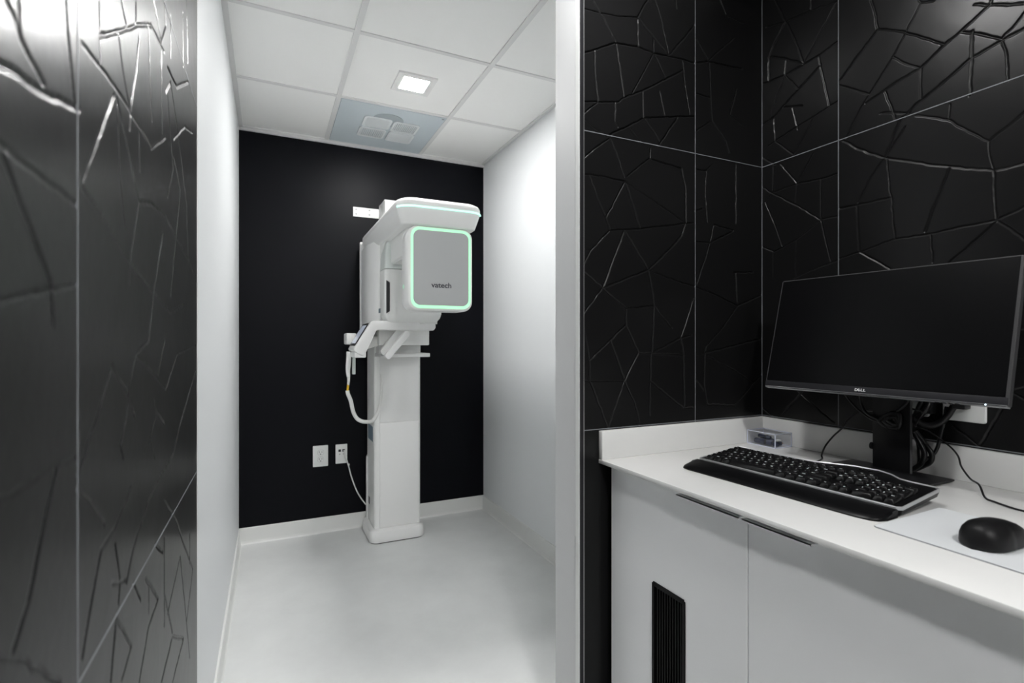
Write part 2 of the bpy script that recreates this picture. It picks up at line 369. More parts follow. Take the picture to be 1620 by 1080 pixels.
wl = tile_wall('wall_left', 'x', XT, .33, YT, .40, 2.10, CR_L, 1, step=.002, hw=.0026, dep=.0015,
               wallbox=(XL - .1, XT - .003, YE, YT, 0, ZC + .006), rest=[(XT - .004, XT, YE, .33, 0, ZC), (XT - .004, XT, .33, YT, 2.10, ZC), (XT - .004, XT, .33, YT, 0, .40)])
wa = tile_wall('wall_center', 'y', YA, XJ + .014, XB, .93, 2.43, CR_A, -1,
               wallbox=(XJ + .004, XB + .003, YA + .003, YA + .014, 0, ZC + .006), rest=[(XJ + .014, XB, YA, YA + .004, 0, .93), (XJ + .014, XB, YA, YA + .004, 2.43, ZC)])
wb = tile_wall('wall_right', 'x', XB, .36, YA + .002, .93, 2.43, CR_B, -1,
               wallbox=(XB + .003, XB + .1, YE, YA + .013, 0, ZC + .006), rest=[(XB, XB + .004, YE, .36, 0, ZC), (XB, XB + .004, .36, YA, 0, .93), (XB, XB + .004, .36, YA, 2.43, ZC)])
# grout lines between the large tiles
g = B(); gw = .0012
ZS1 = CAMZ + .598; ZS2 = CAMZ - .252
for z in (ZS1, ZS2): box(g, XJ + .014, XB, YA - .0006, YA + .002, z - gw, z + gw)
box(g, 1.225 - gw, 1.225 + gw, YA - .0006, YA + .002, 0, ZC)
obj('grout_line', g, M['grout'], wa, smooth=False)
g = B()
for z in (ZS1, ZS2): box(g, XB - .0006, XB + .002, -1.2, YA, z - gw, z + gw)
for y in (.963, .113, -.737): box(g, XB - .0006, XB + .002, y - gw, y + gw, 0, ZC)
box(g, XB - .0016, XB + .001, YA - .0016, YA + .001, 0, ZC)
obj('grout_line', g, M['grout'], wb, smooth=False)
g = B()
for z in (CAMZ + .547, CAMZ - .303): box(g, XT - .002, XT + .0005, YE, YT, z - gw, z + gw)
for y in (.573, -.277, -1.127): box(g, XT - .002, XT + .0005, y - gw, y + gw, 0, ZC)
obj('grout_line', g, M['grout'], wl, smooth=False)
# corner trims at the tile edges
t = B(); box(t, XJ - .001, XJ + .0135, YA - .003, YA + .015, 0, ZC, bev=.001)
tr = struct(obj('trim_1', t, M['dark'], smooth=False))
t = B(); box(t, XJ - .0025, XJ - .0008, YA - .0034, YA + .016, 0, ZC); obj('trim_edge', t, M['plate'], tr, smooth=False)
t = B(); box(t, XJ + .0125, XJ + .0145, YA - .0036, YA, 0, ZC); obj('trim_edge', t, M['silvertrim'], tr, smooth=False)
struct(obj('trim_2', box(B(), XL, XT + .001, YT, YT + .003, 0, ZC), M['plate'], smooth=False))
# baseboards with a small cove toe
def bb(name, a, axis, v, s):
    pts = [(0, 0), (s * .016, 0), (s * .011, .006), (s * .009, .018), (s * .009, .094), (s * .006, .098), (0, .098)]
    if axis == 'y': b = prism(B(), [(v + p[0], p[1]) for p in pts], a[0], a[1], 'x')
    else: b = prism(B(), [(v + p[0], p[1]) for p in pts], a[0], a[1], 'y')
    struct(obj(name, b, M['base'], smooth=False))
bb('baseboard_far', (XL, XR), 'y', YB, -1)
bb('baseboard_left', (YT, YB), 'x', XL, 1)
bb('baseboard_right', (YP, YB), 'x', XR, -1)
# ceiling grid
g = B(); hw = .012
for x in (.331, .9395): box(g, x - hw, x + hw, YP - .6, YB, ZC, ZC + .0065)
for y in (2.206, 2.826, 1.590, .975): box(g, XL, 1.55 if y < YP else XR, y - hw * .85, y + hw * .85, ZC + .001, ZC + .0065)
obj('ceiling_grid', g, M['tbar'], ceil, smooth=False)
g = B()
box(g, XL, XL + .022, YT, YB, ZC - .001, ZC + .0065); box(g, XR - .022, XR, YP, YB, ZC - .001, ZC + .0065)
box(g, XL, XR, YB - .022, YB, ZC - .001, ZC + .0065); box(g, XL, XR, YB - .012, YB, ZC - .016, ZC - .001); box(g, XL, XR, YB - .016, YB, ZC - .017, ZC - .013)
struct(obj('trim_3', g, M['tbar'], smooth=False))
# square recessed downlights
def downlight(x, y, lab, m, size=.19):
    t = thing('ceiling_light', lab, 'ceiling light', (x, y, ZC), 'square ceiling lights')
    s = size / 2; a = .0625
    b = B()
    for q in ((x - s, x + s, y - s, y - a), (x - s, x + s, y + a, y + s), (x - s, x - a, y - a, y + a), (x + a, x + s, y - a, y + a)):
        box(b, *q, ZC - .003, ZC + .0065)
    obj('frame', b, M['mach'], t, smooth=False)
    obj('lens', box(B(), x - a + .0005, x + a - .0005, y - a + .0005, y + a - .0005, ZC - .0022, ZC + .005), m, t, smooth=False)
    return t
for i, (x, y, _) in enumerate(LAMPS):
    downlight(x, y, ['small square recessed light glowing in the alcove ceiling beside the grey vent panel', 'square recessed light in the hallway ceiling just before the alcove opening',
                     'unseen square light added behind the viewpoint to brighten the hallway', 'unseen square light added farthest from the alcove to brighten the hallway'][i], M['lamp'] if i == 0 else M['lamp2'] if i == 1 else M['fill_lamp'])
# vent panel in the ceiling
t = thing('ceiling_vent', 'blue-grey square vent panel with four slotted white grilles in the ceiling near the far wall', 'vent', (.635, 3.13, ZC))
obj('panel', box(B(), .346, .925, 2.840, 3.455, ZC - .001, ZC + .0058, bev=.0008), M['vent'], t, smooth=False)
b = B(); R = .088
cyl(b, (.625, 3.005, ZC - .0035), R, .003, n=48); obj('dark_disc', b, M['ventd'], t)  # thin round disc, darker than the vent panel
for (x0, x1, y0, y1, d) in ((.492, .650, 2.985, 3.128, 0), (.660, .814, 2.996, 3.138, 1), (.488, .646, 3.146, 3.285, 1), (.662, .820, 3.146, 3.295, 0)):
    b = B()
    outer = rrect(x0, x1, y0, y1, .02); inner = rrect(x0 + .013, x1 - .013, y0 + .013, y1 - .013, .011)
    loft(b, [[(p[0], p[1], ZC - .003) for p in outer], [(p[0], p[1], ZC - .008) for p in outer], [(p[0], p[1], ZC - .008) for p in inner], [(p[0], p[1], ZC - .003) for p in inner]], cap=False)
    gr = obj('grille', b, M['ventw'], t)
    b = B(); n = 12
    for k in range(n):
        f = (k + .5) / n
        if d: xx = x0 + .013 + (x1 - x0 - .026) * f; box(b, xx - .0028, xx + .0028, y0 + .012, y1 - .012, ZC - .0075, ZC - .0035)
        else: yy = y0 + .013 + (y1 - y0 - .026) * f; box(b, x0 + .012, x1 - .012, yy - .0028, yy + .0028, ZC - .0075, ZC - .0035)
    obj('louvre', b, M['ventw'], gr, smooth=False)
b = B(); cyl(b, (.911, 2.856, ZC - .0025), .008, .002); obj('screw', b, M['ventd'], t)

# ------------------------------------------------------------------ dental x-ray machine
Z = lambda z: CAMZ + z
mc = thing('dental_xray_machine', 'tall white dental x-ray unit with overhead arm and mint-lit grey panel against the black wall', 'x-ray machine', (.715, 3.30, 0))
b = B(); rloft(b, .545, .885, 3.128, 3.450, [(.006, .003, .05), (.012, 0, .052), (.058, 0, .052), (.074, .006, .05), (.082, .022, .036)], n=8)
bs = obj('base', b, M['mach'], mc)
b = B(); rloft(b, .552, .878, 3.136, 3.444, [(0, 0, .05), (.007, 0, .05)], n=8); obj('gasket', b, M['dark'], bs, label='thin black foot under the base')
b = B(); rloft(b, .575, .862, 3.165, 3.425, [(.07, 0, .018), (1.30, 0, .018)], n=5)
col_ = obj('column', b, M['mach2'], mc)
b = B(); rloft(b, .569, .60, 3.39, 3.432, [(.07, 0, .008), (.47, 0, .008), (.49, .008, .006)], n=4); obj('cable_duct', b, M['mach2'], col_)
for (z0, z1) in ((.086, .7235), (.7265, 1.14)):
    obj('front_panel', box(B(), .607, .848, 3.160, 3.169, z0, z1, bev=.0015), M['mach'], col_)
def side_quad(name, u0, v0, u1, v1, x, m, th=.0008, parent=None, lab=None):
    a = onx(u0, v0, x); c = onx(u1, v1, x)
    o = obj(name, box(B(), x - th, x + th, min(a.y, c.y), max(a.y, c.y), min(a.z, c.z), max(a.z, c.z)), m, parent, smooth=False)
    if lab: o['label'] = lab
side_quad('rating_label', 582.5, 669, 590, 699, .575, M['label'], parent=col_, lab='blue-grey rating label')
side_quad('warning_label', 585.5, 665.5, 590, 668.6, .575, M['yellow'], parent=col_, lab='small yellow label')
side_quad('power_switch', 583.4, 784, 584.8, 797, .575, M['dark'], th=.0015, parent=col_, lab='dark power switch')
# rear mast rising above the arm
obj('mast', prism(B(), [(3.425, 1.2), (3.425, 2.122), (3.30, 2.126), (3.27, 2.10), (3.27, 1.2)], .662, .84, 'x', bev=.004), M['mach2'], mc)
# overhead arm: tray-shaped slab, tapered underside
b = B(); rloft(b, .533, .958, 2.335, 3.41, [(1.770, .034, .05), (1.776, .026, .055), (1.843, .003, .075), (1.850, 0, .078), (1.872, .001, .078), (1.884, .008, .072), (1.893, .026, .06)], n=9)
arm = obj('overhead_arm', b, M['mach'], mc)
pts = []
q = rrect(.5325, .9585, 2.3345, 3.41, .0785, 9)
q = [p for p in q if p[1] < 2.42]
q.sort(key=lambda p: (p[0]))
lft = sorted([p for p in q if p[0] < .62], key=lambda p: -p[1] + p[0]); rgt = sorted([p for p in q if p[0] > .88], key=lambda p: p[1] + p[0])
path = [(p[0], p[1], 1.8475) for p in lft[2:] + rgt[:-2]]
b = B(); tube(b, path, .0042, n=8, k=1); obj('light_strip', b, M['cyan'], arm, label='glowing cyan light line around the arm front')
# vertical back section
b = B()
foot = [(.540, 3.40), (.533, 3.385), (.533, 3.150), (.538, 3.135), (.560, 2.985), (.572, 2.972), (.905, 2.972), (.915, 2.985), (.915, 3.40)]
loft(b, [[(x, y, z) for x, y in foot] for z in (1.325, 1.80)])
vb = obj('arm_back', b, M['mach'], mc)
obj('arm_fillet', prism(B(), [(2.975, 1.775), (2.80, 1.775), (2.86, 1.755), (2.92, 1.72), (2.955, 1.67), (2.975, 1.58)], .575, .90, 'x'), M['mach2'], mc)
# little ledge at the rear top
obj('rear_cap', box(B(), .528, .60, 3.395, 3.425, 1.30, 1.86, bev=.004), M['mach2'], mc)
# rotating unit: crossbar, rear detector housing and front housing with grey panel
b = B(); rloft(b, .60, .88, 2.44, 2.94, [(1.64, .01, .03), (1.65, 0, .035), (1.78, 0, .035)], n=5)
rot = obj('rotating_bar', b, M['mach2'], mc)
b = B(); rloft(b, .566, .89, 2.80, 2.965, [(1.325, .040, .014), (1.333, .022, .022), (1.350, .008, .026), (1.375, 0, .03), (1.614, 0, .03)], n=6)
dh = obj('detector_housing', b, M['mach2'], mc)
b = B(); rloft(b, .566, .89, 2.80, 2.965, [(1.617, 0, .03), (1.70, .004, .03), (1.775, .02, .03)], n=6); obj('detector_cover', b, M['machg'], mc, label='pale grey-green upper cover')
sl = [(.5735, 1.552), (.5915, 1.540), (.5915, 1.385), (.5735, 1.372)]
obj('sensor_slot', prism(B(), sl, 2.797, 2.806, 'y'), M['dark'], dh, smooth=False, label='black vertical sensor slot')
side_quad('housing_label', 596.5, 489, 602, 494.5, .566, M['label'], parent=dh, lab='small blue-grey label')
# front housing
b = B(); rloft(b, .588, .910, 1.366, 1.772, [(2.376, .012, .040), (2.380, .005, .045), (2.387, 0, .05), (2.50, 0, .05), (2.53, .008, .045), (2.54, .022, .035)], axis='y', n=9)
fh = obj('source_housing', b, M['mach'], mc)
def ring(bm, o, i, y0, y1):
    loft(bm, [[(p[0], y0, p[1]) for p in o], [(p[0], y1, p[1]) for p in o], [(p[0], y1, p[1]) for p in i], [(p[0], y0, p[1]) for p in i], [(p[0], y0, p[1]) for p in o]], cap=False)
b = B(); ring(b, rrect(.6000, .8985, 1.3780, 1.7620, .042, 9), rrect(.6120, .8865, 1.3930, 1.7480, .033, 9), 2.3795, 2.3735); obj('light_ring', b, M['mint'], fh, label='glowing mint green light ring')
b = B(); q = rrect(.6115, .8870, 1.3925, 1.7485, .0335, 9); loft(b, [[(p[0], y, p[1]) for p in q] for y in (2.379, 2.3725)])
gp = obj('grey_panel', b, M['gpanel'], fh, label='smooth grey front panel')
b = text_bm('vatech', .0345, .0004, True); obj('lettering', b, M['text'], gp, xf=frame((.749, 2.3718, 1.489), (1.12, 0, 0), (0, 0, 1.0), (0, -1, 0)), smooth=False)
b = B(); cyl(b, (.5868, 2.47, 1.486), .009, .002, axis='x'); obj('indicator_light', b, M['mint'], fh, label='green indicator light')
# patient support: carriage, trays, console
b = B(); box(b, .562, .856, 2.95, 3.17, Z(-.022), Z(.095), bev=.006); cr = obj('carriage', b, M['mach2'], mc)
b = B(); box(b, .585, .838, 3.08, 3.17, Z(-.088), Z(-.022), bev=.003); obj('carriage_skirt', b, M['mach2'], mc)
b = B(); box(b, .578, .872, 2.99, 3.17, Z(-.092), Z(-.070), bev=.003); obj('tray', b, M['mach'], mc)
pg = [(.498, .108), (.512, .114), (.848, .114), (.861, .100), (.862, .078), (.850, .063), (.536, .063), (.528, .060), (.470, -.066), (.455, -.076), (.428, -.064), (.412, -.052), (.409, -.040)]
cons = obj('console_arm', prism(B(), [(x, Z(z)) for x, z in pg], 2.84, 3.06, 'y', bev=.005), M['mach'], mc)
# touch screen lies on the slanted face
d = Vector((.498 - .409, 0, .108 + .040)).normalized(); nrm = Vector((-d.z, 0, d.x)); o0 = Vector((.409, 2.95, Z(-.040))) + nrm * .0005
xf = frame(o0, Vector((0, -1, 0)), d, nrm)
ts = obj('touch_screen', box(B(), -.092, .090, .018, .162, 0, .004, bev=.002), M['dark'], cons, xf=xf, label='black framed touch screen')
obj('display', box(B(), -.074, .070, .032, .148, .0035, .0046), M['screen_on'], ts, xf=xf, smooth=False)
obj('panel_lip', box(B(), .414, .475, 2.85, 3.05, Z(-.088), Z(-.058), bev=.006), M['mach'], cons)
b = B(); box(b, .405, .462, 3.10, 3.22, Z(-.018), Z(.048), bev=.008); box(b, .455, .60, 3.16, 3.21, Z(-.01), Z(.03), bev=.004)
obj('side_bracket', b, M['mach2'], mc)
b = B(); prism(b, [(.47, Z(-.055)), (.58, Z(-.02)), (.60, Z(.03)), (.50, Z(.03)), (.46, Z(-.03))], 3.0, 3.12, 'y', bev=.003); obj('console_bracket', b, M['mach2'], mc)
obj('switch_holder', box(B(), .424, .440, 2.99, 3.02, Z(-.185), Z(-.06), bev=.002), M['machg'], mc)
b = B(); prism(b, [(.62, Z(.113)), (.66, Z(.150)), (.83, Z(.150)), (.858, Z(.135)), (.862, Z(.113))], 2.87, 3.10, 'y', bev=.004)
ct = obj('chin_table', b, M['mach2'], mc)
b = B(); box(b, .735, .80, 2.93, 3.0, Z(.148), Z(.185), bev=.006); obj('chin_rest', b, M['mach'], mc)
b = B(); tube(b, [(.745, 2.925, Z(.177)), (.755, 2.92, Z(.184)), (.775, 2.92, Z(.181)), (.79, 2.925, Z(.179))], .003); obj('bite_clip', b, M['dark'], mc, label='black bite clip')
b = B(); tube(b, [(.80, 2.99, Z(.178)), (.86, 3.0, Z(.188)), (.93, 3.0, Z(.18))], .010); tube(b, [(.86, 3.0, Z(.12)), (.885, 3.0, Z(.15)), (.925, 3.0, Z(.185))], .010)
obj('temple_support', b, M['dark'], mc, label='black curved temple support')
b = B(); box(b, .768, .80, 2.836, 2.842, Z(.098), Z(.106), bev=.002); obj('latch', b, M['mach2'], cons)
def bar(p0, p1, w, d, m, y, name):
    p0 = Vector((p0[0], 0, p0[1])); p1 = Vector((p1[0], 0, p1[1])); D = (p1 - p0); L = D.length; D.normalize(); N = Vector((D.z, 0, -D.x))
    q = rrect(0, L, -w / 2, w / 2, w * .38, 5)
    pts = [((p0 + D * a + N * c).x, (p0 + D * a + N * c).z) for a, c in q]
    return obj(name, prism(B(), pts, y, y + d, 'y', bev=.0015), m, mc)
bar((.575, Z(-.090)), (.694, Z(.053)), .034, .035, M['mach'], 2.80, 'hand_grip')
bar((.572, Z(-.070)), (.672, Z(.062)), .040, .03, M['mach2'], 2.90, 'hand_grip')
b = B(); tube(b, [(.575, 2.97, Z(-.078)), (.62, 2.96, Z(-.072))], .006); obj('hinge_pin', b, M['silver'], mc)
# hanging exposure switch with its white cable
Y0 = 3.0
def yp(u, v, y=Y0): return ony(u, v, y)
b = B(); tube(b, [yp(552, 556), yp(551.5, 570), yp(550.5, 585), yp(551.3, 596)], .014, n=14, rr=lambda t: .0135 - .004 * max(0, t - .5) * 2)
hs = obj('hand_switch', b, M['mach'], mc)
b = B(); tube(b, [yp(551.5, 595), yp(551.5, 602), yp(550.8, 609)], .007, rr=lambda t: .009 - .003 * t); obj('strain_relief', b, M['cord'], hs)
b = B(); tube(b, [yp(550.8, 608), yp(550.3, 613), yp(549.8, 618)], .006); obj('yellow_sleeve', b, M['yellow'], hs, label='yellow cable sleeve')
b = B(); tube(b, [yp(549.6, 617.5), yp(550.5, 623), yp(555, 634), yp(558.5, 650), yp(564, 661), yp(572, 666), yp(581, 667), yp(589, 665.5, 3.06), yp(596, 656, 3.13), yp(600, 643, 3.145), yp(602.5, 630, 3.148), yp(603.5, 610, 3.148), yp(603, 592, 3.148)], .0095, rr=lambda t: .0108 if t < .6 else max(.0075, .0108 - (t - .6) * .03), n=12)
obj('switch_cable', b, M['cord'], hs)
# wall bracket behind the mast
t = thing('wall_bracket', 'white steel mounting bar screwed to the black wall behind the x-ray machine', 'bracket', (.72, YB, Z(.82)))
obj('bar', box(B(), .496, .95, YB - .006, YB, Z(.820), Z(.882), bev=.001), M['mach'], t, smooth=False)
for x, z in ((.515, .866), (.515, .836), (.60, .868), (.60, .838)):
    b = B(); cyl(b, (x, YB - .0085, Z(z)), .006, .003, axis='y', n=16); obj('screw', b, M['gpanel'], t)
obj('bracket_block', box(B(), .662, .84, 3.427, YB - .005, Z(.80), Z(.905), bev=.003), M['mach'], t)

# ------------------------------------------------------------------ outlets and power cord in the alcove
t = thing('electrical_outlet', 'white duplex power outlet on the black wall, left of the data outlet', 'outlet', (.2955, YB, Z(-.796)))
b = B(); rloft(b, .250, .341, Z(-.797), Z(-.664), [(YB, 0, .004), (YB - .004, 0, .004), (YB - .006, .003, .003)], axis='y', n=3)
obj('cover_plate', b, M['plate'], t)
b = B()
for z in (-.708, -.752):
    q = rrect(.2762, .3148, Z(z - .0183), Z(z + .0183), .016, 6); loft(b, [[(p[0], y, p[1]) for p in q] for y in (YB - .0055, YB - .0066)])
obj('receptacle_gap', b, M['gpanel'], t)
for z in (-.708, -.752):
    b = B(); q = rrect(.2775, .3135, Z(z - .017), Z(z + .017), .015, 6); loft(b, [[(p[0], y, p[1]) for p in q] for y in (YB - .005, YB - .0085)])
    rc = obj('receptacle', b, M['plate'], t)
    b = B(); box(b, .286, .2892, YB - .009, YB - .008, Z(z - .001), Z(z + .009)); box(b, .3015, .3045, YB - .009, YB - .008, Z(z), Z(z + .008)); cyl(b, (.2955, YB - .009, Z(z - .009)), .0036, .001, axis='y', n=12)
    obj('slot', b, M['slot'], rc, smooth=False)
t = thing('data_outlet', 'white data wall plate with two black jacks and a plugged cord, beside the power outlet', 'outlet', (.423, YB, Z(-.79)))
obj('cover_plate', box(B(), .387, .459, YB - .006, YB, Z(-.789), Z(-.666), bev=.0015), M['mach2'], t)
for x in (.412, .436):
    obj('jack', box(B(), x - .008, x + .008, YB - .008, YB - .004, Z(-.714), Z(-.698), bev=.001), M['dark'], t)
    b = B(); cyl(b, (x, YB - .0075, Z(-.729)), .0045, .002, axis='y', n=16); obj('coax_port', b, M['gpanel'], t)
b = B(); pts = [(.437, YB - .004, Z(-.705)), (.439, YB - .02, Z(-.712)), (.446, YB - .035, Z(-.745)), (.462, YB - .035, Z(-.80)), (.482, YB - .035, Z(-.88)), (.512, YB - .035, Z(-.965)), (.540, YB - .04, Z(-1.02)), (.5675, YB - .06, Z(-1.06))]
tube(b, pts, .0042); cyl(b, (.463, YB - .036, Z(-.795)), .007, .006, axis='x', n=12)
tag(obj('network_cord', b, M['cord']), 'thin white cord running from the data outlet down to the base of the x-ray machine', 'cord')

# ------------------------------------------------------------------ counter and cabinets
XC, ZT = .854, Z(-.337)
t = thing('countertop', 'white quartz countertop slab carrying the monitor, keyboard and mouse', 'countertop', (1.19, .4, ZT - .012))
b = B(); box(b, XC, XB - .0005, -.62, YA - .0005, ZT - .012, ZT, bev=.0018); obj('slab', b, M['counter'], t)
tag(obj('backsplash', box(B(), XC + .001, XB - .018, YA - .018, YA - .001, ZT, Z(-.2555), bev=.0015), M['counter']), 'short white backsplash with free left end, against the tiled wall beside the alcove opening', 'backsplash')
tag(obj('backsplash', box(B(), XB - .0175, XB - .001, -.62, YA - .001, ZT, Z(-.2555), bev=.0015), M['counter']), 'long white backsplash running behind the monitor stand', 'backsplash')
XF = .880; ZU = ZT - .0125; YS = .737
def cabinet(name, lab, y0, y1, ydoors, vent):
    t = thing(name, lab, 'cabinet', (1.2, (y0 + y1) / 2, 0))
    obj('body', box(B(), XF + .019, XB - .002, y0, y1, 0, ZU), M['cab'], t, smooth=False)
    for i, (a, c) in enumerate(ydoors):
        b = B()
        if vent and i == 0:     # door with a real opening for the ventilation grille
            va, vc, vt, vb_ = .914, 1.020, Z(-.610), .10
            box(b, XF, XF + .018, a, c, vt, ZU - .006); box(b, XF, XF + .018, a, c, .002, vb_); box(b, XF, XF + .018, a, va, vb_, vt); box(b, XF, XF + .018, vc, c, vb_, vt)
        else: box(b, XF, XF + .018, a, c, .002, ZU - .006, bev=.0008)
        dr = obj('door', b, M['cab'], t, smooth=False)
        if vent and i == 0:
            b = B()
            for q in ((va - .004, va + .005, vb_, vt), (vc - .005, vc + .004, vb_, vt), (va, vc, vt - .007, vt + .004), (va, vc, vb_ - .004, vb_ + .007)):
                box(b, XF - .003, XF + .012, q[0], q[1], q[2], q[3], bev=.0008)
            box(b, XF + .014, XF + .0175, va, vc, vb_, vt)
            n = 10
            for k in range(n):
                y = va + .008 + (vc - va - .016) * (k + .5) / n; box(b, XF + .001, XF + .014, y - .0016, y + .0016, vb_, vt)
            obj('vent_grille', b, M['grille'], dr, smooth=False, label='black vertical slatted vent grille')
        hy = (YS + .004, YS + .180) if i == 0 else (YS - .150, YS - .004)
        if vent:
            b = B(); box(b, .8565, XF + .002, hy[0], hy[1], ZU - .0085, ZU - .006); box(b, .8565, .8585, hy[0], hy[1], ZU - .0100, ZU - .006)
            obj('edge_pull', b, M['cab'], dr, smooth=False)
cabinet('base_cabinet', 'white two-door base cabinet with a black slatted vent grille in one door', .277, 1.199, [(YS + .0012, 1.197), (.279, YS - .0012)], True)
cabinet('base_cabinet', 'plain white base cabinet nearer the viewpoint, beside the vented one', -.62, .275, [(-.17, .273), (-.618, -.173)], False)

# ------------------------------------------------------------------ monitor
MC = Vector((1.362, .7713, Z(.0248))); yw, tl = -1.5258, .2582
r_ = Vector((math.cos(yw), math.sin(yw), 0)); n_ = Vector((math.sin(yw), -math.cos(yw), 0)); up_ = Vector((0, 0, 1)) * math.cos(tl) - n_ * math.sin(tl); nn = r_.cross(up_)
MF = frame(MC, r_, up_, nn)     # x right, y up, z towards the user
mo = thing('monitor', 'black widescreen computer monitor, switched off, on a square stand on the white counter', 'monitor', (1.37, .77, ZT))
w, h = .269, .161
b = B(); rloft(b, -w, w, -h, h, [(-.0185, .004, .004), (-.016, 0, .005), (-.001, 0, .005), (0, .001, .004)], axis='z', n=3)
cs = obj('case', b, M['bezel'], mo, xf=MF)
obj('screen', box(B(), -w + .004, w - .006, -h + .019, h - .003, -.001, .0006), M['scr'], mo, xf=MF, smooth=False)
obj('bezel', box(B(), -w + .001, w - .001, -h + .003, -h + .0188, -.001, .0012, bev=.0005), M['chin'], mo, xf=MF, label='dark grey lower bezel')
obj('lower_edge', prism(B(), [(-h + .0035, .0012), (-h - .001, -.002), (-h - .0012, -.016), (-h + .001, -.016), (-h + .003, 0)], -w + .002, w - .002, 'x'), M['alum'], mo, xf=MF, smooth=False)
b = B()
for s, x, a in (('D', -.0098, 0), ('E', -.0034, 35), ('L', .0030, 0), ('L', .0090, 0)):
    q = text_bm(s, .0092, .0003, True); bmesh.ops.transform(q, matrix=Matrix.Translation((x, 0, 0)) @ Matrix.Rotation(math.radians(a), 4, 'Z') @ Matrix.Diagonal((1.15, 1, 1, 1)), verts=q.verts); merge(b, q)
obj('logo', b, M['white_ink'], mo, xf=MF @ Matrix.Translation((-.008, -h + .0105, .0015)), smooth=False, label='white brand lettering')
b = B(); box(b, w - .0365, w - .0347, -h - .0002, -h + .0018, -.001, .0018); obj('power_light', b, M['led'], mo, xf=MF, smooth=False, label='tiny white power light')
b = B()
for k in range(4): box(b, w - .075 + k * .012 - .05, w - .068 + k * .012 - .05, -h - .0025, -h - .0008, -.012, -.006)
obj('button_row', b, M['mon'], mo, xf=MF, smooth=False)
b = B(); rloft(b, -.20, .20, -.115, .12, [(-.05, .03, .03), (-.045, .012, .03), (-.0185, 0, .03)], axis='z', n=4); obj('rear_cover', b, M['mon'], mo, xf=MF)
# stand
b = B(); box(b, 1.437, 1.445, .7275, .8155, ZT + .006, Z(.03), bev=.003); nk = obj('stand_neck', b, M['stand'], mo)
obj('neck_edge', box(B(), 1.4365, 1.4455, .7262, .7274, ZT + .008, Z(.03)), M['bezel'], nk, smooth=False)
b = B(); cyl(b, (1.441, .8155, ZT + .062), .009, .005, axis='y'); obj('release_button', b, M['stand'], nk)
b = B(); box(b, 1.385, 1.4365, .735, .81, Z(-.03), Z(.05), bev=.004); obj('mount_arm', b, M['stand'], mo)
b = B(); loft(b, [[(1.292, .886, ZT), (1.470, .884, ZT), (1.468, .660, ZT), (1.288, .662, ZT)], [(1.288, .890, ZT + .005), (1.474, .888, ZT + .005), (1.474, .652, ZT + .005), (1.284, .656, ZT + .005)], [(1.288, .890, ZT + .0085), (1.474, .888, ZT + .0085), (1.474, .652, ZT + .0085), (1.284, .656, ZT + .0085)]])
obj('stand_base', b, M['stand'], mo, smooth=False)

# ------------------------------------------------------------------ keyboard
ko = Vector((.990, 1.047, ZT)); a_ = Vector((.026, -.4875, 0)).normalized(); f_ = Vector((-a_.y, a_.x, 0)); KF = frame(ko, a_, f_, Vector((0, 0, 1)))   # x = along, y = away from the user
KL = .488
kb = thing('keyboard', 'black full-size keyboard with palm rest and silver rim on the white counter', 'keyboard', ko)
# palm rest
b = B()
def sec(s, ins): return [(s, .002 + ins, 0), (s, 0 + ins, .003), (s, .004 + ins, .007), (s, .020 + ins, .011), (s, .050, .015), (s, .068, .0165), (s, .070, .014), (s, .070, 0)]
loft(b, [sec(.000, .022), sec(.003, .013), (sec(.010, .004)), sec(.03, 0), sec(KL - .05, 0), sec(KL - .025, .004), sec(KL - .012, .013), sec(KL - .006, .03)])
obj('palm_rest', b, M['kb'], kb, xf=KF)
def ztop(f): return .0195 + (f - .070) * .105
rear = [(.004, .225), (.012, .232), (.12, .232), (.22, .236), (.25, .246), (.30, .263), (.355, .266), (.385, .256), (.41, .238), (.43, .234), (KL - .012, .232), (KL - .002, .224)]
outl = [(0.002, .076), (.008, .0715), (KL - .010, .0715), (KL - .002, .078)] + rear[::-1]
def off(pts, d):
    n = len(pts); out = []
    for i in range(n):
        p0, p1, p2 = Vector(pts[i - 1]), Vector(pts[i]), Vector(pts[(i + 1) % n])
        e = ((p1 - p0).normalized() + (p2 - p1).normalized()).normalized(); out.append((p1.x - e.y * d, p1.y + e.x * d))
    return out
inn = off(outl, .0035); low = off(outl, .004)
b = B(); loft(b, [[(x, y, max(.001, ztop(y) - .017)) for x, y in low], [(x, y, ztop(y) - .006) for x, y in outl], [(x, y, ztop(y) - .0015) for x, y in inn]])
ks = obj('keyboard_case', b, M['kb'], kb, xf=KF)
b = B(); loft(b, [[(x, y, ztop(y) - .006) for x, y in off(outl, -.0008)], [(x, y, ztop(y) - .0005) for x, y in off(outl, -.0008)], [(x, y, ztop(y) + .0006) for x, y in off(outl, .0012)], [(x, y, ztop(y) - .0012) for x, y in off(outl, .0032)]], cap=False)
obj('silver_rim', b, M['silver'], ks, xf=KF, label='silver rim around the keys')
for s in (.05, KL - .05):
    b = B(); box(b, s - .012, s + .012, .195, .203, 0, .022, bev=.001); obj('folding_foot', b, M['kb'], kb, xf=KF)
# volume dial and media buttons above the number pad
b = B()
for s in (.325, .345, .365): q = B(); cyl(q, (s, .247, ztop(.247) - .002), .0045, .0025, n=16); merge(b, q)
obj('media_button', b, M['key'], kb, xf=KF)
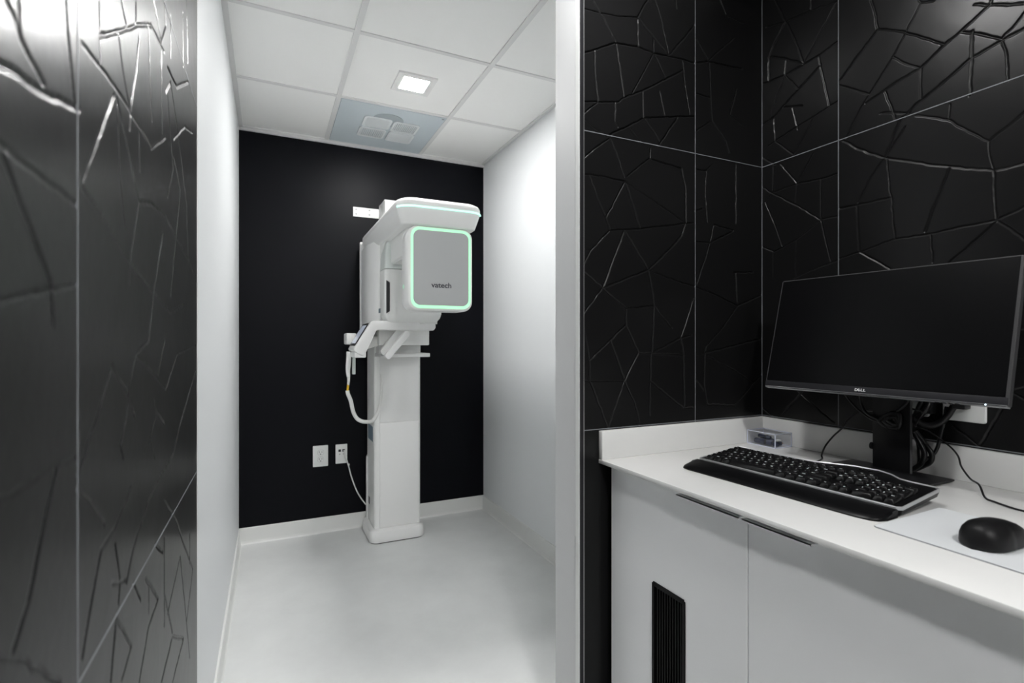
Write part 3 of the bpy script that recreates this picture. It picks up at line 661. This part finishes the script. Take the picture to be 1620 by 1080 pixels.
# keys
U_ = .0201; gap = .0021; S0 = .0185; F0 = .0785
tb = {}
def glyph(s):
    if s not in tb:
        q = text_bm(s, .0066 if len(s) < 2 else .0042, .00005, True); me = bpy.data.meshes.new('g'); q.to_mesh(me); q.free(); tb[s] = me
    return tb[s]
def keymesh(s, f, wu, hu, leg, depth=U_):
    b = bmesh.new(); w_ = wu * U_ - gap; d_ = hu * depth - gap
    x0, y0 = s + gap / 2, f + gap / 2
    R = []
    for z, i, dy in ((0, 0, 0), (.0025, .0002, 0), (.0088, .0022, .0006), (.0095, .0031, .0006)):
        q = rrect(x0 + i, x0 + w_ - i, y0 + i + dy, y0 + d_ - i * .7 + dy, .0016, 2)
        R.append([(px, py, ztop(py) - .001 + z) for px, py in q])
    loft(b, R)
    if leg:
        nb = len(b.faces)
        g_ = bmesh.new(); g_.from_mesh(glyph(leg)); cx, cy = x0 + min(w_ * .36, .0062), y0 + d_ * .62
        zt = ztop(cy) - .001 + .0096
        for v in g_.verts: v.co = Vector((cx + v.co.x, cy + v.co.y, zt + v.co.y * .1 + v.co.z))
        merge(b, g_); b.faces.ensure_lookup_table()
        for fc in b.faces[nb:]: fc.material_index = 1
    return b
rows = [
 (0, [('Ctrl',1.25),('Win',1.25),('Alt',1.25),('',6.25),('Alt',1.25),('Fn',1.25),('Menu',1.25),('Ctrl',1.25)]),
 (1, [('Shift',2.25)] + [(c,1) for c in 'ZXCVBNM,./'] + [('Shift',2.75)]),
 (2, [('Caps',1.75)] + [(c,1) for c in "ASDFGHJKL;'"] + [('Enter',2.25)]),
 (3, [('Tab',1.5)] + [(c,1) for c in 'QWERTYUIOP[]'] + [('\\',1.5)]),
 (4, [(c,1) for c in '`1234567890-='] + [('Back',2)])]
KEYS = []
for r, L in rows:
    x = 0
    for c, wu in L: KEYS.append((x, r, wu, 1, c)); x += wu
x = 0; fr = 5.35
fk = [('Esc', 0)] + [('F%d' % (i + 1), 2 + i + (.5 if i > 3 else 0) + (.5 if i > 7 else 0)) for i in range(12)]
FN = [(p, fr, 1, .85, c) for c, p in fk]
for i, c in enumerate(('Prt', 'Scr', 'Brk')): KEYS.append((15.25 + i, fr, 1, .85, c))
for i, c in enumerate(('Ins', 'Hm', 'PU')): KEYS.append((15.25 + i, 4, 1, 1, c))
for i, c in enumerate(('Del', 'End', 'PD')): KEYS.append((15.25 + i, 3, 1, 1, c))
KEYS += [(16.25, 1, 1, 1, '^'), (15.25, 0, 1, 1, '<'), (16.25, 0, 1, 1, 'v'), (17.25, 0, 1, 1, '>')]
for i, c in enumerate(('Num', '/', '*', '-')): KEYS.append((18.5 + i, 4, 1, 1, c))
for r, L in ((3, '789'), (2, '456'), (1, '123')):
    for i, c in enumerate(L): KEYS.append((18.5 + i, r, 1, 1, c))
KEYS += [(21.5, 2, 1, 2, '+'), (21.5, 0, 1, 2, 'Ent'), (18.5, 0, 2, 1, '0'), (20.5, 0, 1, 1, '.')]
KEYS += FN[4:]
for (x, r, wu, hu, c) in KEYS:
    o = obj('key', keymesh(S0 + x * U_, F0 + r * U_, wu, hu, c), [M['key'], M['legend']], kb, xf=KF)
b = B()
for (x, r, wu, hu, c) in FN[:4]: merge(b, keymesh(S0 + x * U_, F0 + r * U_, wu, hu, c))
o = obj('function_keys', b, [M['key'], M['legend']], kb, xf=KF); o['kind'] = 'stuff'

# ------------------------------------------------------------------ mouse mat and mouse
b = B()
pm = [(.992, .556), (.996, .562), (1.218, .566), (1.223, .560), (1.219, .305), (.985, .300)]
loft(b, [[(x, y, ZT) for x, y in pm], [(x, y, ZT + .0022) for x, y in pm]])
mm = thing('mouse_mat', 'thin pale grey rectangular mouse mat on the counter beneath the black mouse', 'mouse mat', (1.1, .43, ZT))
obj('mat_base', b, M['padedge'], mm, smooth=False)
b = B(); loft(b, [[(x, y, ZT + .0022) for x, y in off(pm[::-1], .0006)], [(x, y, ZT + .0027) for x, y in off(pm[::-1], .0012)]]); obj('mat_top', b, M['pad'], mm, smooth=False)
ms = thing('computer_mouse', 'black corded computer mouse resting on the pale mouse mat', 'mouse', (1.078, .42, ZT + .0027))
def mouse_bm():
    b = B(); R = []; NS = 22
    for i in range(NS + 1):
        t = i / NS; x = -.056 + .122 * t
        hw_ = .0325 * (max(0, 1 - abs((t - .44) / .56) ** 3.2)) ** .5 * (1 - .10 * t) if t > .44 else .0325 * (max(0, 1 - ((.44 - t) / .44) ** 3.6)) ** .5
        hw_ = max(hw_, .004 if i in (0, NS) else .004)
        ht = .0330 * (max(.0, 1 - abs((t - .36) / .64) ** 2.3)) ** .62 + .004 if t > .36 else .0330 * (max(0, 1 - ((.36 - t) / .36) ** 3.0)) ** .55 + .004
        ring_ = []
        for k in range(20):
            a = 2 * PI * k / 20; c_, s_ = math.cos(a), math.sin(a)
            yy = hw_ * (abs(c_) ** .75) * (1 if c_ > 0 else -1); zz = ht * (abs(s_) ** .85) if s_ > 0 else -.006 * abs(s_) ** .5
            ring_.append((x, yy, zz + .006))
        R.append(ring_)
    loft(b, R); return b
MX = Matrix.Translation((1.078, .424, ZT + .0027)) @ Matrix.Rotation(math.radians(-6), 4, 'Z')
obj('mouse_body', mouse_bm(), M['mouse'], ms, xf=MX)
b = B(); cyl(b, (.030, -.003, .0235), .010, .006, axis='y', n=20); obj('scroll_wheel', b, M['kb'], ms, xf=MX)
P5 = [(1.142, .417, ZT + .012), (1.158, .414, ZT + .008), (1.18, .405, ZT + .0055), (1.22, .37, ZT + .0055), (1.28, .36, ZT + .003), (1.37, .40, ZT + .003)]
m4 = Vector((1.345, .482, ZT + .003))
b = B(); tube(b, P5 + [(1.385, .44, ZT + .003), m4, (1.366, .535, ZT + .003), (1.388, .560, ZT + .003), (1.42, .583, ZT + .02), onx(1535, 757, 1.47), onx(1521, 738, 1.48), onx(1516, 722, 1.48), onx(1505, 708, 1.475), onx(1487, 694, 1.47), onx(1465, 680, 1.462), onx(1448, 673.5, 1.458), (1.452, .708, Z(-.175)), (1.452, .73, Z(-.168))], .0021, n=8)
tag(obj('mouse_cable', b, M['cable']), 'thin black mouse cable winding over the counter and up behind the monitor stand', 'cable')

# ------------------------------------------------------------------ cables and wall plates behind the monitor
def cable(name, lab, pts, r, grp=None, x=1.485):
    b = B(); P = []
    for p in pts:
        P.append(onx(p[0], p[1], p[2] if len(p) > 2 else x) if p[0] > 10 else Vector(p))
    tube(b, P, r, n=10); return tag(obj(name, b, M['cable']), lab, 'cable', grp)
cable('keyboard_cable', 'thin black cable curving down from the monitor stand behind the keyboard', [(1405, 657, 1.452), (1385, 650, 1.47), (1360, 652), (1342, 662), (1333, 676), (1318, 690), (1306, 705), (1300, 719, 1.44), (1300, 726, 1.428), (1.335, .915, ZT + .004), (1.265, .905, ZT + .006)], .0024)
cable('monitor_cable', 'black cable drooping from under the monitor to the stand, farthest left one', [(1333, 612, 1.42), (1338, 625, 1.45), (1356, 646, 1.455), (1378, 662, 1.428), (1395, 668, 1.426)], .003)
cable('monitor_cable', 'black cable drooping beside the stand neck, between the left one and the neck', [(1360, 614, 1.42), (1362, 632, 1.44), (1370, 652, 1.43), (1390, 664, 1.426), (1410, 668, 1.426)], .0035)
cable('monitor_cable', 'short black cable arching from the monitor to the front of the neck', [(1440, 622, 1.426), (1436, 634, 1.426), (1427, 645, 1.426), (1415, 654, 1.426), (1408, 664, 1.426)], .003)
b = B()
for k, (du, dv) in enumerate(((0, 0), (3, 4), (-4, 3), (5, -2))):
    tube(b, [onx(1393 + du, 660 + dv, 1.428), onx(1402 + du, 669 + dv, 1.424), onx(1414 + du, 674 + dv, 1.424), onx(1421 + du * .5, 668 + dv, 1.426), onx(1417 + du, 657 + dv, 1.428), onx(1405 + du, 655 + dv, 1.424), onx(1396 + du, 662 + dv, 1.424)], .0052)
tag(obj('cable_bundle', b, M['cable']), 'dark knot of cables tied to the front of the monitor stand neck', 'cable bundle')
G = 'black power cables behind the monitor stand'
cable('power_cable', 'thin black cable hanging closest to the right edge of the stand neck', [(1443, 686), (1451, 700), (1453, 716), (1453, 732), (1447, 741)], .0030, G)
cable('power_cable', 'thick black cable loop right of the stand neck, innermost of the loops', [(1445, 684), (1456, 702), (1462, 717), (1458, 732), (1445, 742)], .0062, G, 1.480)
cable('power_cable', 'thick black cable loop right of the stand neck, widest of the loops', [(1448, 682), (1464, 703), (1474, 718), (1471, 731), (1458, 738), (1444, 744)], .0062, G, 1.492)
cable('power_cable', 'black cable dropping from the wall plate and curving in under the loops', [(1498, 643, 1.51), (1494, 665, 1.505), (1487, 692, 1.50), (1483, 708, 1.498), (1475, 720, 1.495), (1460, 730), (1442, 745)], .0042, G, 1.485)
cable('power_cable', 'black cable slanting from the wall plug down to the stand neck, left one', [(1462, 628), (1455, 642), (1446, 660), (1438, 668)], .0062, G, 1.49)
cable('power_cable', 'black cable slanting from the wall plug down to the stand neck, right one', [(1472, 628, 1.50), (1466, 645), (1455, 658), (1446, 664)], .0065, G, 1.485)
cable('power_cable', 'thick black cable sweeping from the large wall plate under the monitor to the neck', [(1509, 642, 1.512), (1500, 656, 1.505), (1488, 668, 1.50), (1472, 673, 1.49), (1455, 670, 1.48), (1444, 664, 1.475)], .0075, G)
for lab, y0, y1, n in (('large white wall plate half hidden under the right end of the monitor', .6135, .700, 0), ('smaller white wall plate behind the cables right of the monitor stand', .729, .800, 1)):
    z0 = Z(-.195 if n == 0 else -.1935); t = thing('wall_plate', lab, 'wall plate', (XB, (y0 + y1) / 2, z0))
    b = B(); rloft(b, y0, y1, z0, z0 + .125, [(XB, 0, .006), (XB - .004, 0, .006), (XB - .006, .002, .005)], axis='x', n=4); obj('cover_plate', b, M['plate'], t)
    if n == 0:
        obj('plug', box(B(), XB - .035, XB - .004, .642, .668, Z(-.163), Z(-.150), bev=.003), M['cable'], t, label='black plug')
    else:
        obj('plug', box(B(), XB - .034, XB - .004, .712, .732, Z(-.182), Z(-.13), bev=.003), M['cable'], t, label='black plug')

# ------------------------------------------------------------------ clear box of small dark items in the counter corner
bx = thing('acrylic_box', 'small clear acrylic box with lid in the corner of the counter, holding dark pieces', 'box', (1.472, 1.150, ZT))
X0, X1, Y0_, Y1_ = 1.434, 1.510, 1.100, 1.203; HB = .043; th = .0018
b = B(); box(b, X0, X1, Y0_, Y1_, ZT + .0003, ZT + .003)
box(b, X0, X0 + th, Y0_, Y1_, ZT + .003, ZT + HB); box(b, X1 - th, X1, Y0_, Y1_, ZT + .003, ZT + HB); box(b, X0 + th, X1 - th, Y0_, Y0_ + th, ZT + .003, ZT + HB); box(b, X0 + th, X1 - th, Y1_ - th, Y1_, ZT + .003, ZT + HB)
obj('tray', b, M['acrylic'], bx, smooth=False)
obj('lid', box(B(), X0 - .0008, X1 + .0005, Y0_ - .0008, Y1_ + .0008, ZT + HB + .0003, ZT + HB + .0025), M['acrylic'], bx, smooth=False)
b = B(); e = .0011  # pale bars paint the bright highlights along the clear edges
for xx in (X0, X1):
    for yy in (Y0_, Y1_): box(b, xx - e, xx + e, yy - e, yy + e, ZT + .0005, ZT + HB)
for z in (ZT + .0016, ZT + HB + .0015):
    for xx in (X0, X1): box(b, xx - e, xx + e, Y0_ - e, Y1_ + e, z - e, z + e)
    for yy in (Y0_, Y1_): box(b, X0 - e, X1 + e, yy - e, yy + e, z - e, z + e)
obj('edge_highlight', b, M['edge'], bx, smooth=False, label='polished box edges, highlights painted as pale bars')
def clip_(loc, ang, L, r, lab, tipm=None, zz=0):
    t = thing('sensor_holder', lab, 'dental piece', loc)
    F = Matrix.Translation(loc) @ Matrix.Rotation(ang, 4, 'Z')
    b = B(); rloft(b, -r, r, 0, 2 * r, [(-L / 2, .002, r * .5), (-L / 2 + .003, 0, r * .6), (L / 2 - .003, 0, r * .6), (L / 2, .002, r * .5)], axis='x', n=3)
    obj('body', b, M['navyp'], t, xf=F)
    b = B(); box(b, -L * .2, -L * .1, -r - .0006, r + .0006, .001, 2 * r + .0006, bev=.0006); obj('band', b, M['dark'], t, xf=F)
    if tipm:
        b = B(); cyl(b, (L / 2 - .001, 0, r), r * .7, .009, axis='x', n=14, r2=r * .4); obj('tip', b, tipm, t, xf=F)
zb = ZT + .0034
clip_((1.456, 1.158, zb), math.radians(97), .060, .0085, 'dark blue piece lying along the left side of the clear box, under another')
clip_((1.482, 1.162, zb), math.radians(91), .054, .0080, 'dark piece lying at the back of the clear box near the backsplash')
clip_((1.466, 1.1165, zb), math.radians(4), .034, .0070, 'dark piece with orange tip at the near end of the clear box', M['tan'])
clip_((1.466, 1.163, zb + .0172), math.radians(84), .050, .0055, 'dark piece lying on top of the others in the clear box')
t = B(); box(t, 1.462, 1.480, 1.112, 1.124, zb + .0143, zb + .0200, bev=.0025)
tag(obj('white_cap', t, M['plate']), 'small white cap on top of the dark pieces in the clear box', 'dental piece')
